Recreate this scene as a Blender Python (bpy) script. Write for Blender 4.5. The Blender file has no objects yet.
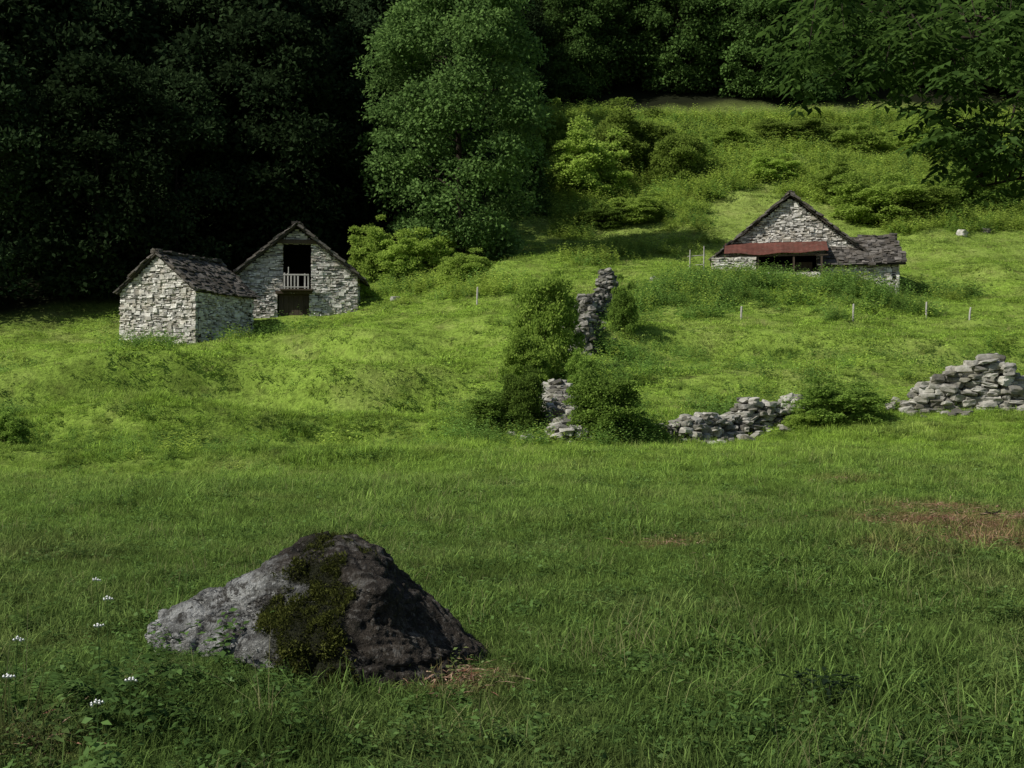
import bpy, bmesh, math, random
import numpy as np
from mathutils import Vector, noise as mnoise
random.seed(7)
R = np.random.default_rng(7)
F = 1138.0; CZ = 1.6
scene = bpy.context.scene
COL = scene.collection
def W(px, py, Y): return np.array([(px-512)/F*Y, Y, CZ-(py-384)/F*Y])

# ------------------------------------------------------------------ terrain
ctrl = [W(*p) for p in [
 (0,465,23),(200,458,25),(0,400,36),(0,345,55),(120,341,55.5),(196,346,54),(250,333,58.3),(280,388,38),(250,315,61.5),(300,315,61.5),(360,314,61.5),
 (200,420,31),(400,447,27),(400,385,40),(430,300,61),(470,250,75),(512,312,52),(600,286,56),(560,440,31),(556,388,38),(540,340,46),
 (735,437,32),(800,408,35),(900,412,34),(1024,404,34),(700,350,46),(740,318,54),(850,320,54),(1000,330,52),(715,277,65),(800,279,65),(905,282,65),(1024,280,66),
 (560,270,66),(620,235,80),(800,195,88),(1000,226,80),(1000,180,92),(700,170,95),(700,125,110),(570,125,108),(560,200,88),(900,120,112),
 (512,0,160),(0,0,150),(1024,0,160),(0,200,85),(250,200,85),(-300,345,55),(1350,290,66),(-300,200,85),(1350,120,112),(-300,470,23),(1400,420,34),(1400,0,160),(-400,0,150),
 (735,450,27),(1000,450,27)]]
for x in (-9,-3,3,9):
    for y in (-6,2,8,14,19): ctrl.append(np.array([x,y,0.0]))
ctrl = np.array(ctrl)
def tpsk(d2): return 0.5*d2*np.log(d2+1e-9)
n = len(ctrl)
D2 = ((ctrl[:,None,:2]-ctrl[None,:,:2])**2).sum(-1)
K = tpsk(D2)+np.eye(n)*2.0
P = np.hstack([np.ones((n,1)), ctrl[:,:2]])
A = np.zeros((n+3,n+3)); A[:n,:n]=K; A[:n,n:]=P; A[n:,:n]=P.T
wts = np.linalg.solve(A, np.concatenate([ctrl[:,2], np.zeros(3)]))
TAB = np.random.default_rng(3).random((256,256))
def vn(x,y):
    xi=np.floor(x).astype(int); yi=np.floor(y).astype(int); fx=x-xi; fy=y-yi
    fx=fx*fx*(3-2*fx); fy=fy*fy*(3-2*fy)
    a=TAB[xi&255,yi&255]; b=TAB[(xi+1)&255,yi&255]; c=TAB[xi&255,(yi+1)&255]; d=TAB[(xi+1)&255,(yi+1)&255]
    return (a*(1-fx)+b*fx)*(1-fy)+(c*(1-fx)+d*fx)*fy
def fbm(x,y,s,o=3):
    t=0;a=1;n_=0
    for i in range(o):
        t=t+a*vn(x/s+17.3*i,y/s+9.1*i); n_+=a; a*=.5; s/=2.1
    return t/n_
def step(x,y,e,amp,xm,k=3.6,fall=4.5):
    m=1/(1+np.exp(-np.clip((y-e)*k,-30,30))); return (m*2*amp-amp)*xm*np.exp(-((y-e)/fall)**2)
def edges(x):
    w=(fbm(x,x*0+3,9,2)-.5)*5
    # (edge line y=e(x), amplitude, extent mask)
    return [(25.0-.05*x+w*.5,.30,np.clip((-1-x)/3,0,1)),
            (31.5+.05*x-w*.7,.55,np.clip((-1-x)/3,0,1)*np.clip((x+15)/3,0,1)),
            (39+.20*x+w,1.0,np.clip((0-x)/3,0,1)*np.clip((x+19)/3,0,1)),
            (47-.15*x+w,.8,np.clip((-3-x)/3,0,1)*np.clip((x+26)/5,0,1)),
            (44+.1*x-w,.55,np.clip((x-3)/3,0,1)),
            (38+.05*x+w,.3,np.clip((x-4)/3,0,1)),
            (49+.1*x+w*.5,.4,np.clip((x+6)/3,0,1)*np.clip((1-x)/2,0,1))]
def zf(x,y):
    x=np.atleast_1d(np.asarray(x,float)); y=np.atleast_1d(np.asarray(y,float))
    out=np.empty(x.shape)
    xs=x.ravel(); ys=y.ravel(); o=out.ravel()
    for i in range(0,len(xs),20000):
        a=xs[i:i+20000]; b=ys[i:i+20000]
        d2=(a[:,None]-ctrl[None,:,0])**2+(b[:,None]-ctrl[None,:,1])**2
        o[i:i+20000]=tpsk(d2)@wts[:n]+wts[n]+wts[n+1]*a+wts[n+2]*b
    out=o.reshape(x.shape)
    amp=np.interp(y,[0,12,26,34,50,70],[.05,.12,.25,.5,.55,1.])
    calm=1-np.exp(-(((x+14)/7)**2+((y-59)/5)**2))*.8
    out=out+(fbm(x,y,3.2,2)-.5)*amp*calm+(fbm(x+50,y,9,2)-.5)*np.interp(y,[0,20,35,60],[0,.1,1.2,1.7])*calm
    for e,am,xm in edges(x): out=out+step(x,y,e,am,xm)
    out=out+.15*np.exp(-((x+1.85)/.75)**2-((y-6.05)/.55)**2)
    return out
def Z(x,y): return float(zf(x,y)[0])
YS=np.geomspace(3,200,700)
def at(px,py):
    z=CZ-(py-384)/F*YS; x=(px-512)/F*YS; g=zf(x,YS)
    k=np.argmax(g>=z)
    if g[k]<z[k]: k=len(YS)-1
    return Vector((x[k],YS[k],g[k]))
FE_U=(np.array([-300,0,120,250,350,455,495,530,700,900,1024,1400])-512)/F
FE_Y=np.array([56,58,61,66,68,76,88,110,113,114,115,115])
def forest_edge(x,y): return np.interp(np.asarray(x)/np.maximum(np.asarray(y),1),FE_U,FE_Y)

# ------------------------------------------------------------------ helpers
def tag(o,label=None,cat=None,group=None,kind=None):
    if label:o['label']=label
    if cat:o['category']=cat
    if group:o['group']=group
    if kind:o['kind']=kind
    return o
def empty(name,loc,rz=0,**k):
    o=bpy.data.objects.new(name,None); COL.objects.link(o); o.location=loc; o.rotation_euler=(0,0,rz); o.empty_display_size=.2
    return tag(o,**k)
def link(name,me,parent=None):
    o=bpy.data.objects.new(name,me); COL.objects.link(o)
    if parent: o.parent=parent
    return o
class MB:
    def __init__(s): s.v=[];s.f=[];s.c=[]
    def add(s,vs,fs,c=.5):
        b=len(s.v); s.v+= [tuple(map(float,p)) for p in vs]; s.f+=[tuple(i+b for i in f) for f in fs]; s.c+=[c]*len(vs)
    def box(s,o,ax,ay,az,c=.5,j=0):
        o=np.array(o,float); vs=[]
        for k in range(8):
            p=o+(ax if k&1 else 0*ax)+(ay if k&2 else 0*ay)+(az if k&4 else 0*az)
            if j: p=p+(np.array([random.random(),random.random(),random.random()])-.5)*2*j
            vs.append(p)
        s.add(vs,[(0,2,3,1),(4,5,7,6),(0,1,5,4),(2,6,7,3),(0,4,6,2),(1,3,7,5)],c)
    def bx(s,x0,x1,y0,y1,z0,z1,c=.5,j=0):
        s.box((x0,y0,z0),np.array([x1-x0,0,0.]),np.array([0,y1-y0,0.]),np.array([0,0,z1-z0]),c,j)
    def tube(s,pts,rad,n=6,c=.5):
        pts=[Vector(p) for p in pts]; vs=[]; fs=[]
        for i,p in enumerate(pts):
            d=(pts[min(i+1,len(pts)-1)]-pts[max(i-1,0)]).normalized()
            a=d.cross(Vector((0,0,1)) if abs(d.z)<.9 else Vector((1,0,0))).normalized(); b=d.cross(a)
            for k in range(n):
                t=2*math.pi*k/n; vs.append(p+(a*math.cos(t)+b*math.sin(t))*rad[i])
        for i in range(len(pts)-1):
            for k in range(n): fs.append((i*n+k,i*n+(k+1)%n,(i+1)*n+(k+1)%n,(i+1)*n+k))
        fs.append(tuple(range(n))[::-1]); fs.append(tuple((len(pts)-1)*n+k for k in range(n)))
        s.add(vs,fs,c)
    def mesh(s,name,mat,smooth=False):
        me=bpy.data.meshes.new(name); me.from_pydata(s.v,[],s.f)
        a=me.attributes.new('v','FLOAT','POINT'); a.data.foreach_set('value',np.array(s.c,dtype=np.float32))
        me.materials.append(mat)
        if smooth: me.polygons.foreach_set('use_smooth',[True]*len(me.polygons))
        me.update(); return me
    def build(s,name,mat,parent=None,smooth=False): return link(name,s.mesh(name,mat,smooth),parent)
def nrm(a): return a/(np.linalg.norm(a,axis=-1,keepdims=True)+1e-9)
def leaf_mesh(name,P,D,N,L,Wd,v,mat):
    n=len(P); D=nrm(D); S=nrm(np.cross(D,N)); N=np.cross(S,D)
    L=np.asarray(L)[:,None]*np.ones((n,1)); Wd=np.asarray(Wd)[:,None]*np.ones((n,1))
    V=np.empty((n,4,3)); V[:,0]=P; V[:,1]=P+D*L*.45+S*Wd*.5+N*Wd*.12; V[:,2]=P+D*L-N*L*.12; V[:,3]=P+D*L*.45-S*Wd*.5+N*Wd*.12
    me=bpy.data.meshes.new(name); me.vertices.add(n*4); me.vertices.foreach_set('co',V.astype(np.float32).ravel())
    me.loops.add(n*4); me.loops.foreach_set('vertex_index',np.arange(n*4,dtype=np.int32))
    me.polygons.add(n); me.polygons.foreach_set('loop_start',np.arange(0,n*4,4,dtype=np.int32))
    a=me.attributes.new('v','FLOAT','POINT'); a.data.foreach_set('value',np.repeat(v,4).astype(np.float32))
    me.materials.append(mat); me.update(calc_edges=True); me.validate(); return me

# ------------------------------------------------------------------ materials
class NT:
    def __init__(s,name):
        s.m=bpy.data.materials.new(name); s.m.use_nodes=True; s.t=s.m.node_tree; s.t.nodes.clear()
        s.out=s.t.nodes.new('ShaderNodeOutputMaterial')
    def n(s,typ,**k):
        d=s.t.nodes.new(typ)
        for a,b in k.items(): setattr(d,a,b)
        return d
    def l(s,a,b): s.t.links.new(a,b)
    def sv(s,sock,val):
        if hasattr(val,'is_output'): s.l(val,sock)
        else: sock.default_value=val
    def math(s,op,a,b=0.,clamp=False):
        d=s.n('ShaderNodeMath',operation=op,use_clamp=clamp); s.sv(d.inputs[0],a); s.sv(d.inputs[1],b); return d.outputs[0]
    def mr(s,v,a,b,c=0.,d_=1.):
        d=s.n('ShaderNodeMapRange'); s.sv(d.inputs[0],v); d.inputs[1].default_value=a; d.inputs[2].default_value=b; d.inputs[3].default_value=c; d.inputs[4].default_value=d_; return d.outputs[0]
    def noise(s,vec,scale,detail=3,rough=.55,out=0):
        d=s.n('ShaderNodeTexNoise'); d.inputs['Scale'].default_value=scale; d.inputs['Detail'].default_value=detail; d.inputs['Roughness'].default_value=rough
        if vec is not None: s.l(vec,d.inputs['Vector'])
        return d.outputs[out]
    def mix(s,f,a,b,mode='MIX'):
        d=s.n('ShaderNodeMix',data_type='RGBA',blend_type=mode); s.sv(d.inputs[0],f)
        for sock,val in ((d.inputs[6],a),(d.inputs[7],b)):
            if isinstance(val,tuple): sock.default_value=val+(1,) if len(val)==3 else val
            else: s.l(val,sock)
        return d.outputs[2]
    def attr(s,name): d=s.n('ShaderNodeAttribute'); d.attribute_name=name; return d.outputs['Fac']
    def pos(s): return s.n('ShaderNodeNewGeometry').outputs['Position']
    def rnd(s): return s.n('ShaderNodeObjectInfo').outputs['Random']
    def obj(s): return s.n('ShaderNodeTexCoord').outputs['Object']
    def scale(s,col,f):
        d=s.n('ShaderNodeVectorMath',operation='SCALE'); s.l(col,d.inputs[0]); s.sv(d.inputs[3],f); return d.outputs[0]
    def bump(s,h,st,dist):
        d=s.n('ShaderNodeBump'); d.inputs['Strength'].default_value=st; d.inputs['Distance'].default_value=dist; s.l(h,d.inputs['Height']); return d.outputs[0]
    def surf(s,col,rough=.9,bump=None,spec=.2,metal=0.):
        b=s.n('ShaderNodeBsdfPrincipled'); s.sv(b.inputs['Base Color'],col if hasattr(col,'is_output') else col+(1,)); b.inputs['Roughness'].default_value=rough
        b.inputs['Specular IOR Level'].default_value=spec; b.inputs['Metallic'].default_value=metal
        if bump: s.l(bump,b.inputs['Normal'])
        s.l(b.outputs[0],s.out.inputs[0]); return s.m
    def leaf(s,col,tr=.35,gl=0.):
        d=s.n('ShaderNodeBsdfDiffuse'); s.l(col,d.inputs[0]); t=s.n('ShaderNodeBsdfTranslucent'); s.l(s.scale(col,1.3),t.inputs[0])
        a=s.n('ShaderNodeMixShader'); a.inputs[0].default_value=tr; s.l(d.outputs[0],a.inputs[1]); s.l(t.outputs[0],a.inputs[2])
        if gl>0:
            g=s.n('ShaderNodeBsdfGlossy'); g.inputs['Roughness'].default_value=.5; g.inputs[0].default_value=(.6,.8,.5,1)
            b=s.n('ShaderNodeMixShader'); b.inputs[0].default_value=gl; s.l(a.outputs[0],b.inputs[1]); s.l(g.outputs[0],b.inputs[2]); a=b
        s.l(a.outputs[0],s.out.inputs[0]); return s.m
PATCH=[(5.4,14.6,.9,.8),(5.0,12.9,1.2,1.),(4.7,11.4,.9,.9),(1.6,11.3,.5,.4),(3.5,10.4,.5,.5),(-.3,6.05,.32,.9),(-2.1,5.0,.3,.3),(6.0,13.4,.9,.7),(5.4,18.5,.7,.4)]
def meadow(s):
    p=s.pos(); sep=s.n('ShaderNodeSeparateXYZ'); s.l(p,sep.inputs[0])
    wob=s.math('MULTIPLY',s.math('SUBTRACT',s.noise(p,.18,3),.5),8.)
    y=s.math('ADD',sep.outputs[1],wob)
    c=s.mix(s.mr(y,5,18),(.110,.170,.042),(.195,.295,.058))  # foreground shade painted into the base colour: darker toward the camera
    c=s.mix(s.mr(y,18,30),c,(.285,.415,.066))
    c=s.mix(s.mr(y,66,95),c,(.33,.42,.10))
    c=s.mix(s.mr(s.noise(p,.35,5,.65),.5,.76,0,.75),c,s.mix(s.mr(y,10,30),(.20,.215,.08),(.38,.42,.13)))
    c=s.mix(s.mr(s.noise(p,.9,4,.6),.50,.36,0,.6),c,s.scale(c,.5))
    c=s.mix(s.mr(s.noise(p,2.6,4,.6),.48,.36,0,.55),c,s.scale(c,.5))
    fac=None
    for (x,yy,r,st) in PATCH:
        d=s.n('ShaderNodeVectorMath',operation='DISTANCE'); cb=s.n('ShaderNodeCombineXYZ'); s.l(sep.outputs[0],cb.inputs[0]); s.l(sep.outputs[1],cb.inputs[1])
        s.l(cb.outputs[0],d.inputs[0]); d.inputs[1].default_value=(x,yy,0)
        f=s.mr(d.outputs['Value'],r*1.3,r*.2,0,st); fac=f if fac is None else s.math('MAXIMUM',fac,f)
    fac=s.math('MULTIPLY',fac,s.mr(s.noise(p,2.8,5,.75),.38,.56),True)
    c=s.mix(fac,c,(.27,.15,.095))
    return c,p
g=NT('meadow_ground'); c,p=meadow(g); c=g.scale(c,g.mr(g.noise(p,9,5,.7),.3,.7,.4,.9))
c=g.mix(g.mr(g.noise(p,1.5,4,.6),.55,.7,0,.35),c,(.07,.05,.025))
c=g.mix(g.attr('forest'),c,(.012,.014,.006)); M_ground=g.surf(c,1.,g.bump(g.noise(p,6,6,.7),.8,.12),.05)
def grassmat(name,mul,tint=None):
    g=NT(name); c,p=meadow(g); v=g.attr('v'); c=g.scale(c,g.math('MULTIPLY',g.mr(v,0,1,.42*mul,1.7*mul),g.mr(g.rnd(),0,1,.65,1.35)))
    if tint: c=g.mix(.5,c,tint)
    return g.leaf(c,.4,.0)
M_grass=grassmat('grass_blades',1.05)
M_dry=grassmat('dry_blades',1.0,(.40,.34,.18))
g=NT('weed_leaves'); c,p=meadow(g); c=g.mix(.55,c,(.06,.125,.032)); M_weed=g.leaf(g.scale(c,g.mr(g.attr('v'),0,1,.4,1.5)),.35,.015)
def folmat(name,dark,light,tr=.3,gl=0.):
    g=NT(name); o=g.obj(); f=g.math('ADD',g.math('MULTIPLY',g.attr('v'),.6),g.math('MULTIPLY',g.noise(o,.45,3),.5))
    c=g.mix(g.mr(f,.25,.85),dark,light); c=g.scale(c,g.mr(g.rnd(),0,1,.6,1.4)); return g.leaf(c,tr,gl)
M_fdark=folmat('shaded_forest_foliage',(.012,.022,.010),(.042,.070,.026),.25)  # shade of the left forest is put into these dark leaf colours
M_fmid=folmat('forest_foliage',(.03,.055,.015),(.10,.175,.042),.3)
g=NT('big_tree_foliage'); o=g.obj(); f=g.math('ADD',g.math('MULTIPLY',g.attr('v'),.6),g.math('MULTIPLY',g.noise(o,.45,3),.5)); M_fcent=g.leaf(g.mix(g.mr(f,.25,.85),(.05,.095,.028),(.17,.28,.075)),.32)
M_shrub=folmat('shrub_foliage',(.14,.21,.035),(.34,.46,.085),.42)
M_shrubd=folmat('dark_shrub_foliage',(.075,.13,.022),(.22,.33,.06),.38)
g=NT('central_shrub_foliage'); f=g.attr('v'); M_shrubc=g.leaf(g.mix(f,(.11,.18,.028),(.30,.42,.075)),.4)
M_nettle=folmat('nettle_leaves',(.08,.15,.03),(.20,.33,.07),.38)
M_brack=folmat('bracken_fronds',(.16,.23,.035),(.38,.49,.09),.4)
M_ash=folmat('near_tree_foliage',(.018,.042,.010),(.095,.17,.034),.42,.01)
g=NT('bark'); o=g.obj(); nz=g.noise(o,6,5,.7); M_bark=g.surf(g.mix(nz,(.012,.010,.007),(.045,.037,.027)),.95,g.bump(nz,.8,.03),.05)
def stonemat(name,lo,hi,warm=(.42,.37,.27),sc=7):
    g=NT(name); o=g.pos(); c=g.mix(g.attr('v'),lo,hi); nz=g.noise(o,sc,6,.7)
    c=g.scale(c,g.mr(nz,.3,.7,.6,1.25)); c=g.mix(g.mr(g.noise(o,2.3,4,.6),.44,.68,0,.5),c,warm)
    c=g.mix(g.mr(g.noise(o,3.7,5,.7),.58,.70,0,.6),c,(.08,.08,.05))
    return g.surf(c,.95,g.bump(nz,.7,.04),.1)
M_stone=stonemat('dry_stone_masonry',(.20,.19,.165),(.80,.77,.70))
M_rubble=stonemat('rubble_stone',(.09,.085,.073),(.50,.48,.42),(.20,.19,.12))
M_rubbled=stonemat('dark_rubble_stone',(.05,.05,.042),(.30,.285,.25),(.08,.08,.045))
M_slate=stonemat('stone_roof_slabs',(.03,.028,.025),(.175,.16,.14),(.10,.082,.058))
g=NT('wall_core'); M_core=g.surf(g.mix(g.noise(g.pos(),5,4),(.02,.018,.015),(.06,.05,.04)),1.,None,.05)
g=NT('weathered_wood'); o=g.obj(); mp=g.n('ShaderNodeMapping'); g.l(o,mp.inputs[0]); mp.inputs['Scale'].default_value=(14,14,1.2); nz=g.noise(mp.outputs[0],1.5,5,.6)
M_wood=g.surf(g.mix(nz,(.025,.018,.012),(.11,.085,.06)),.9,g.bump(nz,.5,.01),.15)
g=NT('pale_wood'); nz=g.noise(g.obj(),5,4); M_pale=g.surf(g.mix(nz,(.25,.23,.20),(.5,.48,.44)),.85)
g=NT('rusty_red_sheet'); o=g.obj(); nz=g.noise(o,1.6,6,.7); c=g.mix(g.mr(nz,.35,.65),(.075,.03,.022),(.135,.052,.038)); c=g.mix(g.mr(g.noise(o,4,4,.6),.55,.68),c,(.11,.07,.052)); M_red=g.surf(c,.8,None,.12)
g=NT('petal'); M_white=g.surf((.8,.8,.76),.7)
g=NT('boulder_rock'); o=g.obj(); sp=g.n('ShaderNodeSeparateXYZ'); g.l(o,sp.inputs[0])
n1=g.noise(o,1.7,8,.7); n2=g.noise(o,8,8,.78); n3=g.noise(o,32,5,.75); n4=g.noise(o,4,7,.75)
c=g.mix(g.mr(n2,.38,.62),(.095,.094,.084),(.37,.37,.345))
c=g.mix(g.mr(n3,.55,.63,0,.85),c,(.55,.555,.52)); c=g.mix(g.mr(g.noise(o,3,7,.75),.51,.58,0,.75),c,(.64,.645,.61))
c=g.mix(g.mr(g.noise(o,5,8,.78),.52,.57,0,.9),c,(.052,.046,.037))
br=g.math('ADD',g.math('ADD',g.mr(sp.outputs[0],-.45,.5,-.35,.85),g.mr(sp.outputs[2],.40,.66,0,.6)),g.mr(n1,.3,.7,-.65,.65))
brown=g.mix(g.mr(n2,.4,.65),(.023,.019,.014),(.105,.085,.064)); brown=g.mix(g.mr(n3,.55,.65,0,.55),brown,(.26,.25,.225)); brown=g.mix(g.mr(n4,.54,.63,0,.7),brown,(.22,.212,.19))
c=g.mix(g.mr(br,.25,.55),c,brown)
wv=g.n('ShaderNodeTexNoise'); wv.inputs['Scale'].default_value=2.2; wv.inputs['Detail'].default_value=6; mpp=g.n('ShaderNodeMapping'); mpp.inputs['Scale'].default_value=(1,1,2.4); mpp.inputs['Rotation'].default_value=(0,.5,0); g.l(o,mpp.inputs[0]); g.l(mpp.outputs[0],wv.inputs['Vector'])
crk=g.math('ABSOLUTE',g.math('SUBTRACT',wv.outputs[0],.5)); c=g.mix(g.mr(crk,.0,.008,.85,0),c,(.012,.010,.009))
c=g.mix(g.math('MULTIPLY',g.attr('moss'),1.,True),c,(.026,.028,.010))
hh=g.math('ADD',g.math('ADD',g.math('ADD',n2,g.math('MULTIPLY',n3,.4)),n4),g.mr(crk,0,.02,-.6,0)); M_boulder=g.surf(c,.9,g.bump(hh,1.,.10),.2)
g=NT('moss'); M_moss=g.leaf(g.mix(g.attr('v'),(.016,.019,.006),(.085,.095,.022)),.2,.0)

# ------------------------------------------------------------------ ground sheet
ys=np.concatenate([np.arange(-8,22,.22),np.arange(22,70,.25),np.arange(70,125,.8),np.arange(125,260,4.)])
t=np.linspace(-1,1,441); xs=np.sinh(t*3.0)/np.sinh(3.0)*150
XX,YY=np.meshgrid(xs,ys); ZZ=zf(XX,YY)
nx,ny=len(xs),len(ys)
V=np.stack([XX,YY,ZZ],-1).reshape(-1,3)
ii=np.arange(nx-1)[None,:]+np.arange(ny-1)[:,None]*nx
Q=np.stack([ii,ii+1,ii+1+nx,ii+nx],-1).reshape(-1,4)
me=bpy.data.meshes.new('ground'); me.vertices.add(len(V)); me.vertices.foreach_set('co',V.astype(np.float32).ravel())
me.loops.add(len(Q)*4); me.loops.foreach_set('vertex_index',Q.astype(np.int32).ravel()); me.polygons.add(len(Q)); me.polygons.foreach_set('loop_start',np.arange(0,len(Q)*4,4,dtype=np.int32))
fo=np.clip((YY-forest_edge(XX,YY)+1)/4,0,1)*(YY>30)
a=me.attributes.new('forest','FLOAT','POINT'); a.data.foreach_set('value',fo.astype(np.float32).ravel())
me.materials.append(M_ground); me.update(calc_edges=True); me.polygons.foreach_set('use_smooth',[True]*len(me.polygons))
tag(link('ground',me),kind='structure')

# ------------------------------------------------------------------ houses
def courses(mb,core,org,u,nn,ivf,z0,z1,th=.45,ch=(.05,.13),sw=(.09,.36)):
    org=np.array(org,float); u=np.array(u,float); nn=np.array(nn,float); up=np.array([0,0,1.])
    z=z0
    while z<z1-.03:
        h=min(random.uniform(*ch),z1-z)
        for (a,b) in ivf(z+h*.5):
            if b-a<.06: continue
            core.box(org+u*(a+.02)-nn*.06+up*z,u*(b-a-.04),-nn*(th-.08),up*h)
            x=a
            while x<b-.02:
                w=min(random.uniform(*sw)*(1.5 if random.random()<.15 else 1),b-x)
                if b-x-w<.08: w=b-x
                pr=random.uniform(-.045,.045); c=min(1,max(0,random.gauss(.5,.3)))
                hh=h*(1.8 if random.random()<.14 and z+h*1.8<z1 else random.uniform(.85,1.1)); dz=random.uniform(-.014,.014)
                if hh>h*1.5: pr=.05
                mb.box(org+u*(x+.006)+nn*pr+up*(z+.006+dz),u*(w-.014),-nn*.2,up*(hh-.012),c,.021)
                x+=w
        z+=h
def slabs(mb,Ap,B,C,Dp,row=.20):
    Ap,B,C,Dp=[np.array(p,float) for p in (Ap,B,C,Dp)]
    sl=(Dp-Ap); n_=np.cross(B-Ap,Dp-Ap); n_/=np.linalg.norm(n_)
    if n_[2]<0:n_=-n_
    L=np.linalg.norm(sl); k=max(2,int(L/row)); 
    mb.add([Ap,B,C,Dp]+[p-n_*.06 for p in (Ap,B,C,Dp)],[(0,1,2,3),(7,6,5,4),(0,4,5,1),(1,5,6,2),(2,6,7,3),(3,7,4,0)],.1)
    for i in range(k+1):
        t=i/k; a=Ap*(1-t)+Dp*t; b=B*(1-t)+C*t; wl=np.linalg.norm(b-a); e=(b-a)/wl
        sd=np.cross(n_,e); 
        if sd[2]<0: sd=-sd
        x=random.uniform(-.2,0)
        while x<wl:
            edge=(x<.3 or x>wl-.6)
            w=random.uniform(.14,.46); th=random.uniform(.03,.08)*(1.5 if edge else 1); ln=random.uniform(.34,.46)
            if i==k: ln=.16
            o=a+e*x-sd*random.uniform(.0,.15)+n_*random.uniform(.02,.09)
            az=n_*th; ay=sd*ln-n_*.05+e*random.uniform(-.05,.05)
            mb.box(o,e*(min(w,wl-x+random.uniform(0,.22))-.02),ay,az,min(1,max(0,random.gauss(.45,.28))),.030)
            x+=w
def gable_iv(w,he,hp,holes=()):
    def f(z):
        hw=w/2 if z<he else w/2*(hp-z)/(hp-he)
        iv=[(-hw,hw)] if hw>.05 else []
        for (x0,x1,za,zb) in holes:
            if za<z<zb:
                out=[]
                for a,b in iv:
                    if x0>a: out.append((a,min(b,x0)))
                    if x1<b: out.append((max(a,x1),b))
                iv=[q for q in out if q[1]>q[0]]
        return iv
    return f
def gwall(root,name,org,u,nn,ivf,z0,z1,label=None):
    m=MB(); c=MB(); courses(m,c,org,u,nn,ivf,z0,z1); o=m.build(name,M_stone,root); c.build('wall_core',M_core,o)
    if label: o['label']=label
    return o
def house(root,w,l,he,hp,holes=(),over=.35,side_over=.3,z0=-1.2):
    gwall(root,'gable_wall',(0,0,0),(1,0,0),(0,-1,0),gable_iv(w,he,hp-.12,holes),z0,hp-.12)
    gwall(root,'gable_wall',(0,l,0),(-1,0,0),(0,1,0),gable_iv(w,he,hp-.12),z0,hp-.12,'rear gable wall')
    for s in (-1,1):
        gwall(root,'side_wall',(s*w/2,l/2,0),(0,s,0),(s,0,0),lambda z:[(-l/2+.2,l/2-.2)],z0,he)
    r=MB(); sl=(hp-he)/(w/2)
    for s in (-1,1):
        ex=w/2+side_over; ez=he-side_over*sl+.06
        A_=(s*ex,-over,ez);B_=(s*ex,l+over,ez);C_=(0,l+over,hp+.06);D_=(0,-over,hp+.06)
        if s>0: slabs(r,A_,B_,C_,D_)
        else: slabs(r,B_,A_,D_,C_)
    x=-over
    while x<l+over-.1:
        w_=random.uniform(.25,.6); r.bx(-.24+random.uniform(-.05,.05),.24+random.uniform(-.05,.05),x,min(x+w_,l+over),hp+.08,hp+.14+random.uniform(0,.10),random.random()*.6,.035); x+=w_
    return r.build('roof',M_slate,root)
th=math.radians(20); wA,lA=4.4,4.9
cor=W(196,344,54); cen=(cor[0]-wA/2*math.cos(th),54+wA/2*math.sin(th),cor[2])
hA=empty('stone_house',cen,-th,label='small windowless drystone hut with slab roof, leftmost of the stone buildings',cat='hut')
house(hA,wA,lA,2.55,4.35,over=.15,side_over=.12)
pB=W(297,315,61.5); hB=empty('stone_house',pB,math.radians(5),label='drystone house with open loft door and white balcony rail, behind the windowless hut',cat='house')
wB,lB=6.5,6.0
house(hB,wB,lB,2.1,4.8,holes=[(-.75,.75,1.35,3.85),(-1.05,.65,-.5,1.12)],over=.4,side_over=.35)
m=MB(); m.bx(-1.05,1.05,-.12,.35,3.86,4.06,.5,.015); m.build('lintel',M_wood,hB)
m=MB(); m.bx(-1.15,.85,-.06,.35,1.13,1.30,.5,.015); m.build('lintel',M_wood,hB)
m=MB(); 
for k in range(6): m.bx(-1.0+k*.27,-1.0+k*.27+.255,.28,.33,-.5,1.12)
d=m.build('door',M_wood,hB); m=MB(); m.bx(.40,.46,.22,.28,.35,.5); m.build('handle',M_core,d)
m=MB(); m.bx(-.85,.85,-.5,.3,1.3,1.38); b=m.build('balcony',M_wood,hB)
m=MB(); m.bx(-.68,.68,-.50,-.45,2.10,2.17,.5,.006); m.bx(-.68,.68,-.50,-.45,1.45,1.50,.5,.006)
for k in range(8):
    if k==5: continue
    m.bx(-.66+k*.18,-.66+k*.18+.075,-.49,-.46,1.38,2.2+random.uniform(-.05,.05),.5,.006)
m.build('railing',M_pale,b)
m=MB(); m.tube([(-.4,-.47,2.2),(-.4,-.47,2.55)],[.03,.03]); m.build('rail_post',M_pale,b)
pC=W(790,279,65); hC=empty('stone_house',pC,math.radians(-12),label='drystone house on right slope with faded red metal lean-to and low slab roofed wing',cat='house')
wC,lC=8.2,6.5
house(hC,wC,lC,1.35,4.75,holes=[(-1.9,1.45,-.8,1.35)],over=.3,side_over=.3)
m=MB()
nxr=90; x0,x1=-3.65,2.0
vs=[];fs=[]
for k in range(nxr+1):
    x=x0+(x1-x0)*k/nxr; wz=.006*math.sin(k*1.4); sag=.05*math.sin(x*1.1)-.04*math.sin(x*2.7)
    vs+=[(x,-1.95,1.30+wz+sag),(x,.0,2.12+wz),(x,-1.95,1.28+wz+sag),(x,.0,2.10+wz)]
for k in range(nxr):
    a=k*4;b=a+4; fs+=[(a,b,b+1,a+1),(a+2,a+3,b+3,b+2),(a,a+2,b+2,b)]
m.add(vs,fs); lr=m.build('lean_to_roof',M_red,hC); lr['label']='faded red metal lean-to roof'
m=MB(); m.bx(x0,x1,-1.82,-1.72,1.12,1.22); m.build('beam',M_wood,hC)
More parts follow.
